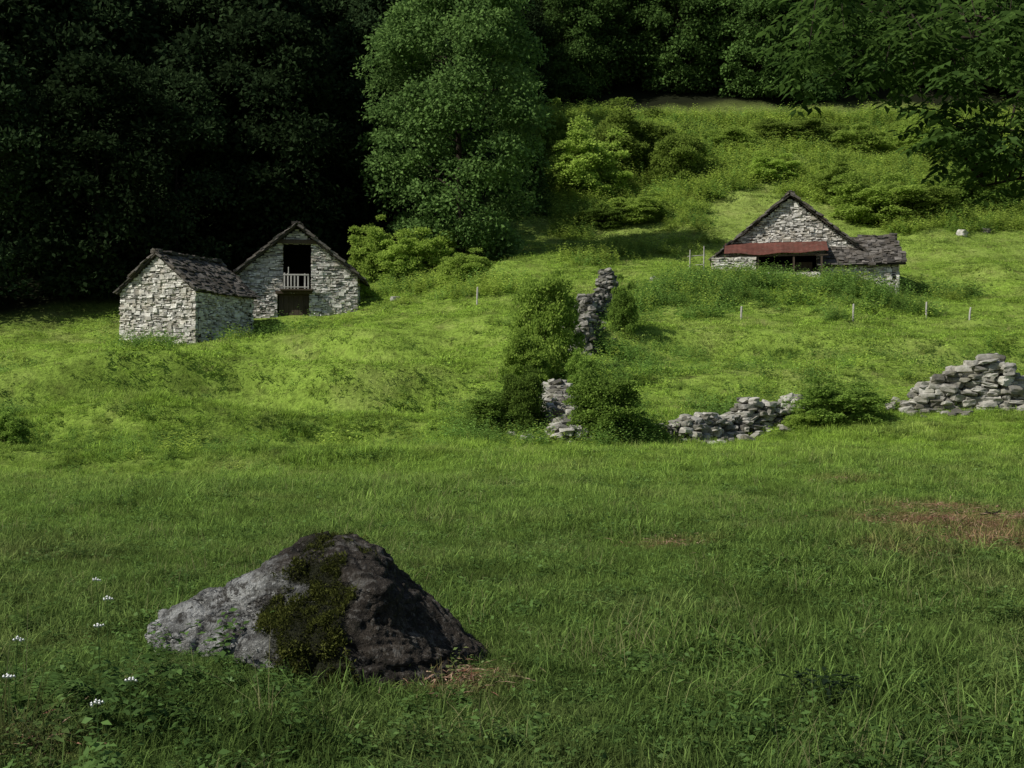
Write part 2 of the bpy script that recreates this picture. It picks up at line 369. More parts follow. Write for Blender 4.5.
for x in (-1.85,.1,1.6):
    m=MB(); m.bx(x,x+.10,-1.8,-1.73,-1,1.12); m.build('post',M_wood,hC)
gwall(hC,'lean_to_wall',(-3.1,-1.85,0),(1,0,0),(0,-1,0),lambda z:[(-1.25,1.2)],-1.2,1.12,'pale stone wall left of the lean-to opening')
gwall(hC,'lean_to_wall',(-4.33,-.95,0),(0,-1,0),(-1,0,0),lambda z:[(-.95,.7)],-1.2,1.12)
gwall(hC,'lean_to_wall',(.1,-1.5,0),(1,0,0),(0,-1,0),lambda z:[(-1.9,1.5)],-1.2,.25,'low rubble sill under the lean-to opening')
m=MB(); m.bx(-1.2,-.2,-.9,.0,-1,.75,.5,.02); m.bx(.3,1.2,-.6,0,-1,.9,.5,.02); m.build('stored_boards',M_wood,hC)
gwall(hC,'wing_wall',(3.75,-1.1,0),(1,0,0),(0,-1,0),lambda z:[(-1.95,2.05)],-1.2,.66,'low front wall of the right wing')
gwall(hC,'wing_wall',(5.8,1.1,0),(0,1,0),(1,0,0),lambda z:[(-2.2+max(0,(z-.7)*1.3),2.2-max(0,(z-.7)*1.3))],-1.2,2.1)
m=MB(); slabs(m,(1.5,-1.45,.60),(6.15,-1.45,.60),(5.75,1.1,2.38),(3.0,1.1,2.38)); slabs(m,(6.15,3.6,.60),(4.4,3.6,.60),(3.9,1.1,2.38),(5.75,1.1,2.38)); m.build('wing_roof',M_slate,hC)

# ------------------------------------------------------------------ rubble walls
def rock_protos():
    out=[]
    for s in range(12):
        bm=bmesh.new(); bmesh.ops.create_icosphere(bm,subdivisions=2,radius=1)
        V_=np.array([v.co[:] for v in bm.verts]); Fc=[tuple(v.index for v in f.verts) for f in bm.faces]; bm.free()
        V_=np.sign(V_)*np.abs(V_)**.4; V_+=np.array([mnoise.noise_vector(Vector(p*1.5+s*9)) for p in V_])*.36
        out.append((V_*.5,Fc))
    return out
ROCKS=rock_protos()
def rock(mb,c,sx,sy,sz,rz,tilt=.15,v=None):
    V_,Fc=random.choice(ROCKS); ca,sa=math.cos(rz),math.sin(rz)
    p=V_*np.array([sx,sy,sz]); tx=random.gauss(0,tilt); ty=random.gauss(0,tilt)
    p=np.stack([p[:,0]+p[:,2]*ty,p[:,1]+p[:,2]*tx,p[:,2]-p[:,0]*ty-p[:,1]*tx],-1)
    p=np.stack([p[:,0]*ca-p[:,1]*sa,p[:,0]*sa+p[:,1]*ca,p[:,2]],-1)+np.array(c)
    mb.add(p,Fc,min(1,max(0,random.gauss(.45,.32))) if v is None else v)
def rubble(name,pts,width,hfn,label,stone=(.16,.42),cat='stone wall',mat=None,layer=(.05,.13),spill=4,hj=.12):
    pts=[Vector(p) for p in pts]; m=MB(); L=sum((pts[i+1]-pts[i]).length for i in range(len(pts)-1))
    c0=pts[0].copy()
    def P_(s):
        d=s*L
        for i in range(len(pts)-1):
            l=(pts[i+1]-pts[i]).length
            if d<=l or i==len(pts)-2: return pts[i].lerp(pts[i+1],d/l),(pts[i+1]-pts[i]).normalized()
            d-=l
    k=int(L/.25)
    for i in range(k):
        s=(i+.5)/k; p,d=P_(s); side=Vector((-d.y,d.x,0)).normalized(); h=hfn(s)+random.uniform(-hj,hj*.9); z=-.12; rz=math.atan2(d.y,d.x)
        while z<h:
            sz=random.uniform(*layer)
            nrow=max(2,int(width/.3))
            for j in range(nrow):
                off=((j+.5)/nrow-.5)*width*(1-.35*max(0,z)/max(h,.3))+random.gauss(0,.05+hj*.2)
                q=p+side*off+d*random.uniform(-.15,.15); gz=Z(p.x,p.y) if j==0 else gz
                rock(m,(q.x-c0.x,q.y-c0.y,gz+z+sz/2-c0.z),random.uniform(*stone),random.uniform(.18,.40),sz*1.4,rz+random.gauss(0,.35),.16)
            z+=sz*.95
    for i in range(int(L*spill)):
        p,d=P_(random.random()); side=Vector((-d.y,d.x,0)); q=p+side*random.choice((-1,1))*(width*.5+abs(random.gauss(.1,.35))); s_=random.uniform(.12,.36)
        rock(m,(q.x-c0.x,q.y-c0.y,Z(q.x,q.y)+s_*.15-c0.z),s_,s_,s_*.45,random.random()*6,.25)
    o=m.build(name,mat or M_rubble); o.location=c0; tag(o,label,cat)
def pl(*a): return [at(x,y) for x,y in a]
rubble('stone_wall',pl((583,356),(590,338),(586,322),(600,310),(608,297)),.55,lambda s:.4+.5*(math.sin(s*14+1)>.3)+.2*(s>.6),'narrow dark drystone wall climbing the slope above the bright shrub at centre',mat=M_rubbled,spill=4,stone=(.22,.6),layer=(.08,.19),hj=.3)
rubble('stone_wall',pl((568,443),(562,426),(556,404)),1.0,lambda s:.42+.3*s,'short end of drystone wall between the two shrubs at centre bottom of slope',spill=8)
rubble('stone_wall',pl((680,440),(720,435),(760,427),(797,416)),.9,lambda s:.55+.12*math.sin(s*13)-.1*abs(s-.5),'low pale tumbled drystone wall right of centre, lowest of the walls',spill=10)
rubble('stone_wall',pl((903,412),(950,410),(1000,408),(1050,406),(1100,405)),1.0,lambda s:.95*math.exp(-((s-.24)/.15)**2)+.42*min(1,s*8)+.08*math.sin(s*23)-.1*s,'tall grey drystone wall running out of the right edge',stone=(.22,.6),spill=8,layer=(.06,.16),hj=.16)
for px,py,s,lab in [(688,194,.9,'pale grey stone on the upper slope left of the right house roof'),(962,236,.8,'flat pale stone in grass right of the right house'),(986,234,.6,'small pale stone beside the flat stone right of the right house'),
                    (772,163,.7,'grey stone high on the slope above the right house'),(395,302,.5,'small grey stone in grass right of the balcony house'),(655,283,.5,'small stone in nettles left of the right house'),(890,412,.4,'loose stone at the left foot of the tall grey wall')]:
    m=MB(); rock(m,(0,0,.15),s,s*.7,s*.6,random.random()*3); q=at(px,py); o=m.build('stone',M_rubble); o.location=q; tag(o,lab,'stone')

# ------------------------------------------------------------------ trees
def blob_leaves(rng,cs,rs,npb,size,up=.35,droop=.3):
    k=len(cs); C_=np.repeat(cs,npb,0); Rr=np.repeat(rs,npb,0)
    d=nrm(rng.normal(size=(k*npb,3))); d[:,2]=np.where(d[:,2]<-.35,-d[:,2],d[:,2])
    rad=rng.uniform(.5,1.22,(k*npb,1)); P_=C_+d*Rr[:,None]*rad*np.array([1.12,1.12,.8])
    N_=nrm(d*.6+np.array([0,0,up])+rng.normal(size=d.shape)*.45)
    D_=nrm(d+rng.normal(size=d.shape)*.6+np.array([0,0,-droop]))
    L=rng.uniform(.65,1.3,k*npb)*size
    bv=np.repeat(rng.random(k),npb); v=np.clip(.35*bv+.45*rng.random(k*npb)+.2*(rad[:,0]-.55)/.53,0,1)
    return P_,D_,N_,L,L*rng.uniform(.5,.75,k*npb),v
def tree_meshes(seed,h,Rad,hb,mat,nb,npb,size,trunk_r=.3,rsr=(.16,.30),inner=.25,ragged=0.,tmul=.80,end=.93,pw=.55):
    rng=np.random.default_rng(seed); t=rng.random(nb)**.9
    prof=(np.sin(np.pi*np.clip(end-tmul*(1-t),0,1))**pw)
    ang=rng.uniform(0,2*np.pi,nb); rr=prof*Rad*np.sqrt(rng.uniform(inner,1,nb))*(1+.12*np.sin(ang*3+seed))*.88
    zz_=hb+(h-hb)*t*.93
    if ragged:
        f=np.sin(ang*2+seed*1.7)*.5+np.sin(ang*5+seed)*.5; rr=rr*(1+ragged*.7*f); zz_=zz_*(1-ragged*.4+ragged*.5*np.sin(ang*3+seed*2.1))
        zz_=np.where(rng.random(nb)<.12,zz_*1.2,zz_)
    cs=np.stack([rr*np.cos(ang),rr*np.sin(ang),zz_],-1); rs=rng.uniform(*rsr,nb)*Rad
    a=blob_leaves(rng,cs,rs,npb,size,.35 if not ragged else .6,.3 if not ragged else -.2); crown=leaf_mesh('crown',*a,mat)
    m=MB(); pts=[(0,0,-1),(0,0,.2)]; x=y=0
    for i in range(1,7): x+=rng.normal()*.12; y+=rng.normal()*.12; pts.append((x,y,h*.8*i/6))
    rd=[trunk_r*1.5,trunk_r*1.25]+[trunk_r*(1-.15*i) for i in range(1,7)]
    m.tube(pts,rd,8)
    for i in range(0,min(nb,40)):
        c=cs[i]; zz=max(hb*.6,c[2]-.45*np.hypot(c[0],c[1])); f=min(1,zz/(h*.85)); m.tube([(0,0,zz),(c[0]*.5,c[1]*.5,(zz+c[2])/2+.2*h/15),tuple(c)],[trunk_r*.4*(1.1-f),trunk_r*.25*(1.1-f),.01],5)
    return crown,m.mesh('trunk',M_bark,True)
def place_tree(ms,loc,rz,s,name='tree',**k):
    e=empty(name,loc,rz,**k); e.scale=s if hasattr(s,'__len__') else (s,s,s)
    link('crown' if name!='shrub' else 'foliage',ms[0],e); link('trunk' if name!='shrub' else 'stem',ms[1],e); return e
def remat(ms,mat):
    c=ms[0].copy(); c.materials[0]=mat; return (c,ms[1])
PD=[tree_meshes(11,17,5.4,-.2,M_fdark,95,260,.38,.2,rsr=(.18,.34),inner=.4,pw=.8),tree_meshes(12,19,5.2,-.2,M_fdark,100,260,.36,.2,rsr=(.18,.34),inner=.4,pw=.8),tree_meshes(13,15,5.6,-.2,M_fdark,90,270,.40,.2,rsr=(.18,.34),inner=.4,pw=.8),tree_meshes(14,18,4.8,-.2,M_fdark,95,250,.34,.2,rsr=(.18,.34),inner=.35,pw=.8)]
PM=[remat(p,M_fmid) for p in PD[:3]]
sp=7.4
for gy in np.arange(56,160,sp*.9):
    for gx in np.arange(-88,88,sp):
        x=gx+R.uniform(-.4,.4)*sp; y=gy+R.uniform(-.4,.4)*sp; u=x/y
        if not(-.52<u<.54): continue
        e=float(forest_edge(x,y))
        px=512+u*F
        if y<e+2.0 or y>e+(46 if px<530 else 26): continue
        if px<335 and y<66 and px>210: continue
        s=R.uniform(.8,1.25)
        if y<e+6: s*=.85
        loc=(x,y,Z(x,y)-.2)
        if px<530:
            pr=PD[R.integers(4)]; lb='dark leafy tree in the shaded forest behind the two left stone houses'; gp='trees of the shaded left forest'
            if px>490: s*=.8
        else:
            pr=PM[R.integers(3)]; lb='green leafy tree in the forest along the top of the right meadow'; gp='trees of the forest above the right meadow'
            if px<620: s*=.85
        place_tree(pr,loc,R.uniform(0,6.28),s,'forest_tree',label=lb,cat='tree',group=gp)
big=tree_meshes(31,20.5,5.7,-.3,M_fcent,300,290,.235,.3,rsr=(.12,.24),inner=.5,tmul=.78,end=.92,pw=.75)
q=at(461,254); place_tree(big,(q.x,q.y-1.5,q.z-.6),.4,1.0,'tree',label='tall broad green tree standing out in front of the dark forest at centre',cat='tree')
mid=remat(tree_meshes(33,14,3.4,-.1,M_fmid,120,230,.25,.2),M_fmid)
q=at(522,232); place_tree(mid,(q.x,q.y+4,q.z-.2),1.4,.6,'tree',label='smaller dim tree right behind the tall broad centre tree',cat='tree')

SH=[tree_meshes(41+i,3,1.35,.0,M_shrub,120,170,.105,.04,rsr=(.13,.26),inner=.05,ragged=.25,tmul=.62,end=.80) for i in range(4)]
SHd=[remat(p,M_shrubd) for p in SH]
RND=[tree_meshes(61,3,1.35,.0,M_shrubc,150,170,.10,.04,rsr=(.13,.24),inner=.2,ragged=.08,tmul=.62,end=.83),None]
RND[1]=remat(tree_meshes(62,3,1.35,.0,M_shrubc,150,170,.10,.04,rsr=(.13,.24),inner=.2,ragged=.12,tmul=.6,end=.85),M_shrubd)
SHB=[(546,384,72,100,2,'bright green tall shrub beside the climbing stone wall at centre'),
 (606,444,82,68,3,'rounded dark shrub at the foot of the wall at centre'),
 (498,434,74,42,1,'low spreading shrub leftmost of the central clump'),
 (524,436,50,66,3,'dark shrub left of the short wall end at centre'),
 (526,398,50,60,2,'small bright shrub under the left side of the tall central shrub'),
 (582,392,38,44,1,'small dark shrub hiding the middle of the climbing stone wall'),
 (625,340,32,50,1,'slim dark shrub right beside the upper part of the climbing wall'),
 (645,442,42,26,1,'small shrub between the rounded dark shrub and the pale tumbled wall'),
 (842,428,86,42,1,'low dark shrub between the pale tumbled wall and the tall right wall'),
 (808,432,40,22,0,'low bright shrub at the right end of the pale tumbled wall'),
 (368,284,52,54,0,'shrub touching the right roof edge of the balcony house'),
 (396,286,62,42,0,'low bright shrub second to the right of the balcony house'),
 (430,284,66,48,0,'shrub under the left edge of the tall centre tree'),
 (464,286,58,34,0,'low bright shrub under the tall centre tree'),
 (352,304,34,24,0,'small shrub at the right corner of the balcony house'),
 (590,206,84,60,0,'broad shrub on the upper slope right of the tall centre tree'),
 (632,184,80,54,0,'bright shrub high on the slope near the forest edge'),
 (680,190,64,54,0,'bright shrub on the upper slope directly left above the right house'),
 (640,228,70,24,0,'low shrub on the slope below the broad upper shrub'),
 (608,234,50,22,1,'low dark shrub beside the shadow of the centre tree'),
 (885,230,90,44,0,'wide shrub right above the wing of the right house'),
 (932,226,76,36,0,'shrub between the wide shrub and the right edge on the upper slope'),
 (990,220,86,52,1,'dark shrub under the overhanging branches at right'),
 (838,209,54,34,0,'small shrub just behind the roof of the right house'),
 (735,160,60,26,0,'small shrub in bracken high above the right house'),
 (800,148,80,26,0,'low shrub under the forest edge above the right house'),
 (862,166,70,32,0,'shrub high on the slope near the overhanging leaves'),
 (925,168,70,34,0,'shrub high on the slope behind the tip of the overhanging leaves'),
 (775,188,50,24,0,'low shrub in bracken directly above the gable of the right house'),
 (5,445,46,38,1,'dark shrub on the bank at the left edge'),
 (560,170,56,50,0,'shrub at the forest edge right of the centre tree')]
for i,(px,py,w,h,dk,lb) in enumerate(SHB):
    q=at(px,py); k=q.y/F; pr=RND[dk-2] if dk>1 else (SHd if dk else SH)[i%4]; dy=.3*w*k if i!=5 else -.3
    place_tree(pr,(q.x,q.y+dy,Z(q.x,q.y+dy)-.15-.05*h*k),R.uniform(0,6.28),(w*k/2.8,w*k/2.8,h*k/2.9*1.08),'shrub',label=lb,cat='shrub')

# ------------------------------------------------------------------ overhanging near tree at right
def pip(x,y,poly):
    c=np.zeros(x.shape,bool); k=len(poly)
    for i in range(k):
        x1,y1=poly[i];x2,y2=poly[(i+1)%k]
        if y1==y2: continue
        c^=((y1>y)!=(y2>y))&(x<(x2-x1)*(y-y1)/(y2-y1)+x1)
    return c
def near_tree():
    rng=np.random.default_rng(77); base=Vector((8.3,11.5,Z(8.3,11.5)))
    e=empty('ash_tree',base,label='near tree outside the right edge with leafy branches hanging into the top right corner',cat='tree')
    m=MB(); m.tube([(0,0,-.5),(0,0,.3),(-.05,.05,2),(.1,0,4),(.0,.1,6),(.1,0,9)],[.36,.27,.23,.2,.15,.05],12); m.build('trunk',M_bark,e,True)
    limbs=[[(0,0,2.9),(-1.4,-.2,3.5),(-2.7,-.1,3.75),(-3.5,.1,3.6)],[(0,0,3.6),(-1.6,.5,4.7),(-3.2,.4,5.2),(-4.3,.2,5.15)],[(0,0,4.4),(-2,-.6,5.9),(-4,-.8,6.4),(-5.2,-.5,6.2)],[(.1,0,4),(1.5,.8,5.5),(3,1,6.2)],[(.1,0,5),(.8,-1.4,6.5),(1.5,-2.5,7.2)],[(0,0,3.4),(-1.2,1.2,4.2),(-2.4,2.,4.6)]]
    nodes=[]
    for L_ in limbs:
        b=MB(); k=len(L_); b.tube(L_,[.085*(1-i/(k-1))**1.4+.008 for i in range(k)],7); b.build('limb',M_bark,e,True)
        for i in range(k-1):
            for s in np.linspace(0,1,8): nodes.append(np.array(L_[i])*(1-s)+np.array(L_[i+1])*s)
    nodes=np.array(nodes)
    poly=[(775,-30),(772,25),(790,50),(764,75),(785,98),(850,84),(890,108),(925,108),(945,150),(990,172),(1040,182),(1300,150),(1300,-30)]
    org=[]
    while len(org)<230:
        px=rng.uniform(755,1250); py=rng.uniform(-60,195)
        if not pip(np.array([px]),np.array([py]),poly)[0]: continue
        if rng.random()>np.clip((px-740)/170+ (90-py)/260,.3,1): continue
        Y=rng.uniform(9.8,12.8); org.append(W(px,py,Y)-np.array(base))
    for _ in range(260):
        a=rng.normal(size=3); a/=np.linalg.norm(a); org.append(np.array([.8,.3,6.2])+a*np.array([3.6,3.4,2.6])*rng.uniform(.6,1))
    tw=MB(); P_=[];D_=[];N_=[];L_=[];v_=[]
    for o in org:
        j=np.argmin(((nodes-o)**2).sum(1)); nd=nodes[j]; dd=o-nd; dist=np.linalg.norm(dd)
        if rng.random()<.75: tw.tube([nd,nd+dd*.5+np.array([0,0,.12*dist]),o],[.012,.008,.004],4)
        sv=rng.random()
        for q_ in range(int(rng.integers(4,7))):
            az=rng.uniform(0,6.28); d=nrm(np.array([math.cos(az),math.sin(az),rng.uniform(-.7,.15)])); s0=o+rng.normal(size=3)*.09; ln=rng.uniform(.22,.36)
            sd=nrm(np.cross(d,np.array([0,0,1.]))); upn=np.cross(sd,d)
            for k in range(4):
                t=(k+.6)/4; pp=s0+d*ln*t+np.array([0,0,-.05*t*t])
                for sg in (-1,1):
                    P_.append(pp);D_.append(d*.55+sd*sg+np.array([0,0,-.25]));N_.append(upn+rng.normal(size=3)*.25);L_.append(rng.uniform(.11,.16));v_.append(.5*sv+.5*rng.random())
            P_.append(s0+d*ln);D_.append(d);N_.append(upn);L_.append(.14);v_.append(sv)
    P_,D_,N_,L_,v_=map(np.array,(P_,D_,N_,L_,v_))
    link('crown',leaf_mesh('crown',P_,D_,N_,L_,L_*.40,v_,M_ash),e); tw.build('twigs',M_bark,e)
near_tree()

# ------------------------------------------------------------------ boulder
BC=np.array([-1.25,6.6,0.])
bp=[W(*p) for p in [(146,634,6.5),(156,608,6.65),(180,598,6.7),(212,590,6.7),(250,569,6.75),(290,549,6.8),(322,539,6.8),(340,539,6.8),(368,556,6.7),(397,578,6.7),(432,600,6.6),(462,630,6.5),(486,662,6.5),(494,705,6.4),
 (165,652,6.35),(215,690,6.1),(310,735,5.75),(380,735,5.8),(460,720,6.05),(343,553,6.45),(374,590,6.1),(262,590,6.5),(232,608,6.5),(422,628,6.2),(250,650,6.15),(318,640,5.92)]]+[np.array(p) for p in [(-2.0,7.3,-.15),(-.3,7.5,-.15),(-1.3,7.25,.45),(-.8,7.3,.45)]]
bm=bmesh.new()
for p_ in bp: bm.verts.new(p_-BC)
r=bmesh.ops.convex_hull(bm,input=bm.verts)
bmesh.ops.delete(bm,geom=[v for v in bm.verts if not v.link_faces],context='VERTS')
me=bpy.data.meshes.new('tmp'); bm.to_mesh(me); bm.free()
to=link('tmp',me); md=to.modifiers.new('r','REMESH'); md.mode='VOXEL'; md.voxel_size=.012
dg=bpy.context.evaluated_depsgraph_get(); dg.update(); me2=bpy.data.meshes.new_from_object(to.evaluated_get(dg)); bpy.data.objects.remove(to)
bm=bmesh.new(); bm.from_mesh(me2)
for _ in range(2): bmesh.ops.smooth_vert(bm,verts=bm.verts,factor=.5,use_axis_x=True,use_axis_y=True,use_axis_z=True)
bm.normal_update()
disp=[]
for v in bm.verts:
    c=v.co; a=mnoise.noise(c*2.2+Vector((3,1,7)))*.015+mnoise.fractal(c*4.5,.7,2.1,6)*.030
    b_=mnoise.noise(c*15)*.008+mnoise.noise(c*34)*.005
    qn=mnoise.noise(Vector((c.x*2.1+c.z*1.2,c.y*2,c.z*3.2-c.x*.8))+Vector((2,9,4)))*5; fq=math.floor(qn); fr=qn-fq; b_+=(fq+min(1,fr*4))*.020
    cc=c+mnoise.noise_vector(c*3)*.12
    rg=-max(0,.05-abs(mnoise.noise(Vector((cc.x*1.2+cc.z*2.2,cc.y*1.6,cc.z*2.6-cc.x)))))*.7
    disp.append(v.normal*(a+b_+rg))
for v,dv in zip(bm.verts,disp): v.co+=dv
bm.to_mesh(me2); bm.normal_update()
mossv=[]
MP=[];MN=[]
for v in bm.verts:
    xc=.20-(.40-v.co.z)*.05
    d=math.hypot((v.co.x-xc)/.27, (v.co.z-.30)/.40); nz=mnoise.fractal(v.co*3.4+Vector((5,2,1)),.8,2,5)*.7
    f=min(1,max(0,(1.08-d+nz)*2.4)) if v.normal.y<.15 else 0
    mossv.append(f)
    if f>random.uniform(.2,.9): MP.append(v.co.copy()); MN.append(v.normal.copy())
bm.free()
a=me2.attributes.new('moss','FLOAT','POINT'); a.data.foreach_set('value',np.array(mossv,dtype=np.float32))
me2.materials.clear(); me2.materials.append(M_boulder); me2.polygons.foreach_set('use_smooth',[True]*len(me2.polygons)); me2.name='boulder'
bo=link('boulder',me2); bo.location=BC; tag(bo,'large grey and brown lichen covered boulder with moss patch in the foreground grass','boulder')
MP=np.array(MP);MN=np.array(MN); rep=4; N0=np.repeat(MN,rep,0); clump=np.array([mnoise.noise(Vector(p)*11) for p in MP]).repeat(rep)
P_=np.repeat(MP,rep,0)+R.normal(size=(len(MP)*rep,3))*.006+N0*np.clip(clump+.2,0,1)[:,None]*.035
D_=nrm(N0+R.normal(size=P_.shape)*.6)
L_=R.uniform(.009,.022,len(P_))*(1+.8*clump)
mo=link('moss',leaf_mesh('moss',P_-N0*.004,D_,R.normal(size=P_.shape),L_,L_*.4,np.clip(.42+.9*clump+.2*R.normal(size=len(P_)),0,1),M_moss),bo)

# ------------------------------------------------------------------ grass and ground cover
def blade(V_,F_,C_,x,y,h,az,bend,w,v):
    b=len(V_); dx,dy=math.cos(az),math.sin(az); sx,sy=-dy,dx
    for t,ww in ((0,1),(.4,.9),(.75,.6)):
        o=bend*t*t*h; z=h*(t-.25*bend*t*t)
        V_.append((x+dx*o+sx*w*ww/2,y+dy*o+sy*w*ww/2,z)); V_.append((x+dx*o-sx*w*ww/2,y+dy*o-sy*w*ww/2,z))
    V_.append((x+dx*bend*h,y+dy*bend*h,h*(1-.25*bend)))
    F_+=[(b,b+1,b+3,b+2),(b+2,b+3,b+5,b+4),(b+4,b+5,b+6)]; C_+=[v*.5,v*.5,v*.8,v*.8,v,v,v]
def coll(name): return bpy.data.collections.new(name)
def tuft(col,name,nb,rad,h0,h1,w,mat,spread=.5):
    m=MB()
    for i in range(nb):
        r_=rad*math.sqrt(random.random()); a=random.random()*6.28
        blade(m.v,m.f,m.c,r_*math.cos(a),r_*math.sin(a),random.uniform(h0,h1),random.random()*6.28,random.uniform(.1,spread*1.8),w*random.uniform(.7,1.3),random.random())
    o=bpy.data.objects.new(name,m.mesh(name,mat)); col.objects.link(o)
def leafplant(col,name,nst,h,size,nl,mat,rad=.15,asp=.5):
    P_=[];D_=[];L_=[];v_=[]
    for s in range(nst):
        x,y=R.normal(size=2)*rad; hx=h*R.uniform(.4,1.1); lean=R.normal(size=2)*.3
        for k in range(nl):
            t=(k+1)/nl; a=k*2.4+R.uniform(-.3,.3); p_=np.array([x+lean[0]*t*hx,y+lean[1]*t*hx,t*hx])
            P_.append(p_);D_.append([math.cos(a),math.sin(a),R.uniform(-.3,.5)]);L_.append(size*R.uniform(.6,1.2)*(1.2-.5*t));v_.append(.3*t+.7*R.random())
    P_,D_,L_,v_=map(np.array,(P_,D_,L_,v_)); N_=np.tile([0,0,1.],(len(P_),1))+R.normal(size=P_.shape)*.3
    o=bpy.data.objects.new(name,leaf_mesh(name,P_,D_,N_,L_,L_*asp,v_,mat)); col.objects.link(o)
def fern(col,name,nf,ln,mat):
    P_=[];D_=[];L_=[];v_=[]
    for s in range(nf):
        az=R.uniform(0,6.28); l=ln*R.uniform(.6,1.1); rise=R.uniform(.5,1.1); vv=R.random()
        for k in range(16):
            t=(k+1)/16; p_=np.array([math.cos(az)*l*t,math.sin(az)*l*t,l*(rise*t-.75*t*t)])
            for sg in (-1,1):
                P_.append(p_); D_.append([-math.sin(az)*sg+.4*math.cos(az),math.cos(az)*sg+.4*math.sin(az),-.15]); L_.append(l*.26*(math.sin(math.pi*min(1,t*.85+.12)))); v_.append(.5*vv+.5*R.random())
    P_,D_,L_,v_=map(np.array,(P_,D_,L_,v_)); N_=np.tile([0,0,1.],(len(P_),1))+R.normal(size=P_.shape)*.15
    o=bpy.data.objects.new(name,leaf_mesh(name,P_,D_,N_,L_,L_*.3,v_,mat)); col.objects.link(o)
c1=coll('near_tufts')
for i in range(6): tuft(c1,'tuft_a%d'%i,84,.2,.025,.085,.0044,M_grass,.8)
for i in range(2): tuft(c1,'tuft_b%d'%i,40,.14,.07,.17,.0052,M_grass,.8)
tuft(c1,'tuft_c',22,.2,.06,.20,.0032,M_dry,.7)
for i in range(3): leafplant(c1,'tuft_d%d'%i,12,.06,.045,6,M_weed,.1)
c2=coll('far_tufts')
for i in range(5): tuft(c2,'far_a%d'%i,80,.5,.03,.12,.018,M_grass,1.)
leafplant(c2,'far_b0',16,.10,.10,5,M_weed,.28); leafplant(c2,'far_b1',18,.08,.09,5,M_grass,.3)
tuft(c2,'far_c',34,.35,.10,.28,.016,M_dry,.8)
c3=coll('weed_plants')
for i in range(3): leafplant(c3,'weed_a%d'%i,18,.95,.16,11,M_nettle,.4)
for i in range(3): leafplant(c3,'weed_b%d'%i,16,.85,.20,9,M_brack,.45,.45)
c4=coll('near_weeds')
for i in range(3): leafplant(c4,'herb_a%d'%i,7,.32,.06,13,M_weed,.09)
for i in range(2): fern(c4,'herb_b%d'%i,9,.30,M_weed)
tuft(c4,'herb_c0',38,.12,.15,.44,.0055,M_grass,.9); tuft(c4,'herb_c1',14,.12,.2,.5,.0035,M_dry,.9)
def scatter(name,pts,scl,idx,col,tilt=.12,**k):
    n_=len(pts); me=bpy.data.meshes.new(name); me.vertices.add(n_); me.vertices.foreach_set('co',pts.astype(np.float32).ravel())
    rot=np.stack([R.normal(size=n_)*tilt,R.normal(size=n_)*tilt,R.uniform(0,6.28,n_)],-1)
    a=me.attributes.new('rot','FLOAT_VECTOR','POINT'); a.data.foreach_set('vector',rot.astype(np.float32).ravel())
    a=me.attributes.new('scl','FLOAT','POINT'); a.data.foreach_set('value',scl.astype(np.float32))
    a=me.attributes.new('idx','INT','POINT'); a.data.foreach_set('value',idx.astype(np.int32)); me.update()
    o=link(name,me); ng=bpy.data.node_groups.new(name,'GeometryNodeTree')
    ng.interface.new_socket('Geometry',in_out='INPUT',socket_type='NodeSocketGeometry'); ng.interface.new_socket('Geometry',in_out='OUTPUT',socket_type='NodeSocketGeometry')
    N_=ng.nodes; gi=N_.new('NodeGroupInput'); go=N_.new('NodeGroupOutput'); ip=N_.new('GeometryNodeInstanceOnPoints'); ci=N_.new('GeometryNodeCollectionInfo')
    ci.inputs['Collection'].default_value=col; ci.inputs['Separate Children'].default_value=True; ci.inputs['Reset Children'].default_value=True
    def na(nm,t):
        d=N_.new('GeometryNodeInputNamedAttribute'); d.data_type=t; d.inputs['Name'].default_value=nm; return d.outputs['Attribute']
    l=ng.links.new; l(gi.outputs[0],ip.inputs['Points']); l(ci.outputs[0],ip.inputs['Instance']); ip.inputs['Pick Instance'].default_value=True
    l(na('idx','INT'),ip.inputs['Instance Index']); l(na('rot','FLOAT_VECTOR'),ip.inputs['Rotation']); l(na('scl','FLOAT'),ip.inputs['Scale']); l(ip.outputs[0],go.inputs[0])
    md=o.modifiers.new('scatter','NODES'); md.node_group=ng; tag(o,kind='stuff',**k)
def area(n_,y0,y1,um=.56):
    y=np.sqrt(R.uniform(y0*y0,y1*y1,n_)); x=R.uniform(-um,um,n_)*y+R.uniform(-1.2,1.2,n_); return x,y
def dry(x,y):
    f=np.zeros(len(x))
    for (a,b,r_,st) in PATCH: f=np.maximum(f,st*np.clip(1.3-np.hypot(x-a,y-b)/r_,0,1))
    return np.clip(f*1.2,0,1)*np.clip((fbm(x,y,.8,3)-.28)*4,0,1)
def in_boulder(x,y): return ((x+1.2)/.80)**2+((y-6.7)/.6)**2<1
def clear(x,y,mg=.15):
    k=np.ones(len(x),bool)
    for (hx,hy,rz,x0,x1,y0,y1) in [(cen[0],cen[1],-th,-2.2,2.2,0,4.9),(pB[0],pB[1],math.radians(5),-3.2,3.2,0,6),(pC[0],pC[1],math.radians(-12),-4.2,5.8,-1.9,6.5)]:
        dx=x-hx;dy=y-hy; lx=dx*math.cos(rz)+dy*math.sin(rz); ly=-dx*math.sin(rz)+dy*math.cos(rz); k&=~((lx>x0-mg)&(lx<x1+mg)&(ly>y0-mg)&(ly<y1+mg))
    return k
def finish(x,y,keep): x=x[keep];y=y[keep]; return np.stack([x,y,zf(x,y)-.01],-1)
x,y=area(13500,2.6,15); k=(R.random(len(x))>dry(x,y)*.93)&~in_boulder(x,y); p1=finish(x,y,k)
x,y=area(18500,15,34); k=R.random(len(x))>dry(x,y)*.85; p2=finish(x,y,k)
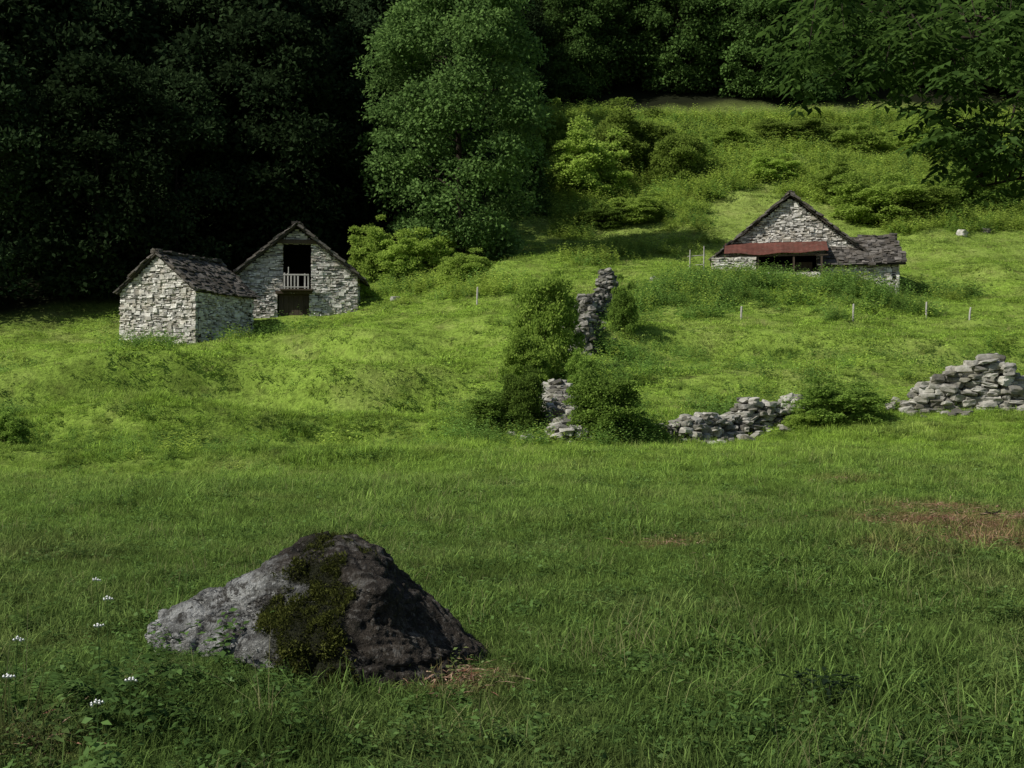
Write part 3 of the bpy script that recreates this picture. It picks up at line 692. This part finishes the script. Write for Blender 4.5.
pts=np.vstack([p1,p2]); cl=fbm(pts[:,0],pts[:,1],1.6,3)
idx=np.where(R.random(len(pts))<.18,R.integers(9,12,len(pts)),np.where(R.random(len(pts))<np.clip((cl-.48)*1.5,.03,.4),R.integers(6,8,len(pts)),R.integers(0,6,len(pts)))); idx=np.where(R.random(len(pts))<.022,8,idx)
scl=R.uniform(.7,1.25,len(pts))*(.5+1.*cl)*np.interp(pts[:,1],[5,15,34],[1.08,1.25,1.6])
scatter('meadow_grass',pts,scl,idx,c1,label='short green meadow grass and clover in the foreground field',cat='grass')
x,y=area(60000,32,118,.6); k=(y<forest_edge(x,y)+1)&clear(x,y)
pts=finish(x,y,k); cl=fbm(pts[:,0],pts[:,1],4,3)
idx=R.integers(0,5,len(pts)); r_=R.random(len(pts)); idx=np.where(r_<.12,5,idx); idx=np.where((r_>.12)&(r_<.34),6,idx); idx=np.where(r_>.965,7,idx)
scatter('hillside_grass',pts,R.uniform(.6,1.2,len(pts))*(.5+.95*cl),idx,c2,label='sunlit grass covering the slope around the stone houses',cat='grass')
def region(n_,y0,y1,polys):
    x,y=area(n_,y0,y1,.6); z=zf(x,y); px=512+x/y*F; py=384-(z-CZ)/y*F; k=np.zeros(len(x),bool); ty=np.zeros(len(x),int); sc=np.ones(len(x))
    fb=fbm(x,y,2.2,4)
    for (pg,dn,t_,th_) in polys:
        h_=pip(px,py,pg)&(R.random(len(x))<dn*np.clip((fb-th_)*6,0,1)); k|=h_; ty[h_]=t_
    for e,am,xm in edges(x):
        h_=(np.abs(y-e+.3)<.6)&(R.random(len(x))<.9*xm*np.clip((fb-.40)*7,0,1)); k|=h_; ty[h_]=0; sc[h_]=.5
    return np.stack([x,y,z-.05],-1)[k],ty[k],sc[k]
pts,ty,sc=region(70000,24,118,[([(640,294),(665,282),(690,276),(905,284),(985,298),(955,318),(880,312),(850,322),(760,312),(700,320),(640,310)],1.,0,.36),
 ([(690,120),(1060,112),(1060,228),(900,236),(845,208),(760,190),(690,205)],1.,3,.36),([(530,110),(700,120),(700,215),(560,238)],1.,3,.34),
 ([(365,290),(500,276),(520,292),(400,306)],.8,3,.4),([(-20,380),(30,384),(25,450),(-20,455)],.9,0,.38),
 ([(0,440),(350,428),(440,430),(440,452),(0,468)],.25,0,.42),([(450,400),(640,395),(665,450),(455,445)],.7,0,.38),([(670,405),(890,395),(900,412),(820,424),(700,428)],.7,0,.38),([(890,395),(1060,385),(1060,400),(890,410)],.4,0,.4),
 ([(115,338),(200,350),(260,336),(360,318),(365,322),(250,342),(190,356),(110,346)],.35,0,.4),([(640,350),(1050,340),(1050,380),(640,400)],.15,0,.42),([(560,235),(700,210),(720,250),(560,270)],.35,3,.42),([(560,340),(640,300),(650,380),(600,400)],.5,0,.38)])
k=(pts[:,1]<forest_edge(pts[:,0],pts[:,1])+1)&clear(pts[:,0],pts[:,1],.4)
pts=pts[k]; ty=ty[k]; sc=sc[k]
scatter('nettles_and_bracken',pts,sc*R.uniform(.4,1.2,len(pts))*np.interp(pts[:,1],[25,60,80,100],[.55,1.0,1.1,1.4]),np.where(ty==0,np.where(R.random(len(pts))<.25,R.integers(3,6,len(pts)),R.integers(0,3,len(pts))),R.integers(0,3,len(pts))+np.where(R.random(len(pts))<.18,0,3)),c3,label='nettles and bracken in patches over the slope',cat='undergrowth')
x,y=area(5600,3.6,24); dn=np.clip((fbm(x,y,1.5,3)-.52)*5,0,1)*np.where(y>10,.25,.6); dn=np.maximum(dn,np.where((x<-1.2)&(y<6.8),1.,0)*np.clip((fbm(x,y,.7,2)-.2)*4,0,1)); dn=np.maximum(dn,np.where((np.hypot((x+1.2)/1.25,(y-6.1)/.75)<1),1.,0)*(y<6.5)); dn=np.maximum(dn,np.where(y<5.3,.6,0))
k=(R.random(len(x))<dn)&~in_boulder(x,y)&(dry(x,y)<.4); pts=finish(x,y,k)
scatter('wild_herbs',pts,R.uniform(.4,1.0,len(pts))*np.where((pts[:,0]<-1.)&(pts[:,1]<6.6),1.2,1.),R.integers(0,7,len(pts)),c4,label='leafy herbs, ferns and long grass around the boulder and in the foreground',cat='herbs')
P_=[];D_=[]
for (a,b,r_,st) in PATCH:
    n_=int(1100*r_*st); aa=R.uniform(0,6.28,n_); rr=np.abs(R.normal(size=n_))*r_*.7; xx=a+rr*np.cos(aa); yy=b+rr*np.sin(aa); P_.append(np.stack([xx,yy,zf(xx,yy)+R.uniform(.01,.06,n_)],-1)); D_.append(np.stack([R.normal(size=n_),R.normal(size=n_),R.normal(size=n_)*.25],-1))
P_=np.vstack(P_);D_=np.vstack(D_)
g=NT('straw'); M_straw=g.leaf(g.mix(g.attr('v'),(.19,.08,.05),(.45,.32,.22)),.2,0.)
L_=R.uniform(.04,.13,len(P_)); o=link('dead_grass',leaf_mesh('dead_grass',P_,D_,np.tile([0,0,1.],(len(P_),1))+R.normal(size=P_.shape)*.3,L_,R.uniform(.003,.011,len(P_)),R.random(len(P_)),M_straw)); tag(o,'brown dead grass and straw lying in worn patches of the meadow','dead grass',kind='stuff')

# ------------------------------------------------------------------ small things
def flower(px,py,h,lab,s=.03):
    q=at(px,py); e=empty('wildflower',q,label=lab,cat='flower')
    m=MB(); lx=R.normal()*.03; m.tube([(0,0,-.02),(lx*.4,0,h*.5),(lx,0,h)],[.003,.0025,.002],5); m.build('stem',M_weed,e)
    m=MB()
    for i in range(9):
        a=i*2.4; r_=s*.33*math.sqrt(i); cx=lx+r_*math.cos(a); cy=r_*math.sin(a); dz=-r_*.35+(random.random()-.5)*.01; vs=[(cx+s*.28*math.cos(t),cy+s*.28*math.sin(t),h+.004+dz-.006*math.sin(t)) for t in np.linspace(0,2*math.pi,7)[:6]]; vs.append((cx,cy,h+.014+dz)); m.add(vs,[(k,(k+1)%6,6) for k in range(6)]+[(5,4,3,2,1,0)])
    m.build('blossom',M_white,e)
for px,py,h,lab in [(100,640,.38,'white flower head left of the boulder, the highest of the white flowers'),(108,668,.36,'white flower just below the highest white flower left of the boulder'),(14,715,.36,'white flower at the left edge level with the boulder'),(131,767,.36,'white flower below the left tip of the boulder'),(10,762,.36,'white flower in the lower left corner'),(102,796,.36,'white flower at the bottom edge lower left'),(100,695,.34,'small white flower left of the boulder tip')]:
    flower(px,py,h,lab,.026)
def post(px,py,h,lab,mat=M_pale,r=.045,lean=.03):
    q=at(px,py); m=MB(); m.tube([(0,0,-.3),(lean*.5,0,h*.5),(lean,0,h-.02),(lean,0,h)],[r,r,r*.95,r*.6],8); o=m.build('fence_post',mat); o.location=q; tag(o,lab,'post')
post(477,305,.85,'pale fence post leftmost, in tall grass right of the balcony house')
post(741,320,.6,'pale short post in the meadow below the lean-to')
post(853,322,.8,'pale post below the wing of the right house')
post(926,318,.8,'pale post right of the wing of the right house')
post(969,322,.6,'pale post nearest the right edge',lean=.08)
q=at(697,278); e=empty('wooden_gate',q,label='small makeshift wooden gate of thin poles left of the right house',cat='gate')
for x,h in ((-.4,1.5),(.35,1.7)):
    m=MB(); m.tube([(x,0,-.3),(x+.03,0,h)],[.04,.03]); m.build('gate_post',M_pale,e)
for z in (.65,1.15):
    m=MB(); m.tube([(-.5,.06,z),(.5,.06,z+.08)],[.022,.022]); m.build('rail',M_pale,e)
q=at(990,518); m=MB(); m.tube([(-.12,0,.03),(-.03,0,.06),(.07,.02,.05),(.14,.03,.09)],[.014,.016,.012,.006],6); m.tube([(-.02,0,.05),(-.06,.02,.12)],[.010,.003],5); m.tube([(.04,.02,.05),(.12,-.04,.02)],[.009,.003],5)
o=m.build('fallen_branch',M_bark); o.location=q; tag(o,'dark dead twig lying on the brown patch at right','twig')
q=at(828,712); n_=80; a=R.uniform(0,6.28,n_); rr=R.uniform(.0,.19,n_); P_=np.stack([rr*np.cos(a),rr*np.sin(a)*.6,R.uniform(.05,.19,n_)],-1); D_=np.stack([np.cos(a),np.sin(a),R.uniform(-.1,.6,n_)],-1)
g=NT('dark_leaf'); M_dl=g.leaf(g.mix(g.attr('v'),(.006,.012,.006),(.02,.035,.012)),.1,.04)
e=empty('weed_plant',q,label='dark leafed low weed in grass at lower right',cat='weed'); link('leaves',leaf_mesh('leaves',P_,D_,np.tile([0,0,1.],(n_,1)),R.uniform(.04,.08,n_),R.uniform(.02,.035,n_),R.random(n_),M_dl),e)
m=MB(); 
for i in range(5): m.tube([(0,0,-.01),(random.uniform(-.12,.12),random.uniform(-.06,.06),.12)],[.003,.002],4)
m.build('stems',M_bark,e)

# ------------------------------------------------------------------ light, camera
d=Vector((.72,.38,-.80)).normalized()
s=bpy.data.lights.new('sun','SUN'); s.energy=5.; s.angle=math.radians(.5); s.color=(1.,.96,.89); so=bpy.data.objects.new('sun',s); COL.objects.link(so); so.rotation_euler=d.to_track_quat('-Z','Y').to_euler(); so.location=(-20,-10,30)
w=bpy.data.worlds.new('World'); scene.world=w; w.use_nodes=True; nt=w.node_tree; bg=nt.nodes['Background']; sk=nt.nodes.new('ShaderNodeTexSky'); sk.sky_type='NISHITA'; sk.sun_disc=False
sk.sun_elevation=math.asin(-d.z); sk.sun_rotation=math.atan2(-d.x,-d.y); nt.links.new(sk.outputs[0],bg.inputs[0]); bg.inputs[1].default_value=.085
cam=bpy.data.cameras.new('camera'); cam.lens=F*36/1024; cam.sensor_width=36; cam.clip_end=600; cam.clip_start=.1; co=bpy.data.objects.new('camera',cam); COL.objects.link(co); co.location=(0,0,CZ); co.rotation_euler=(math.pi/2,0,0); scene.camera=co
scene.view_settings.view_transform='Standard'; scene.view_settings.look='None'; scene.view_settings.exposure=0
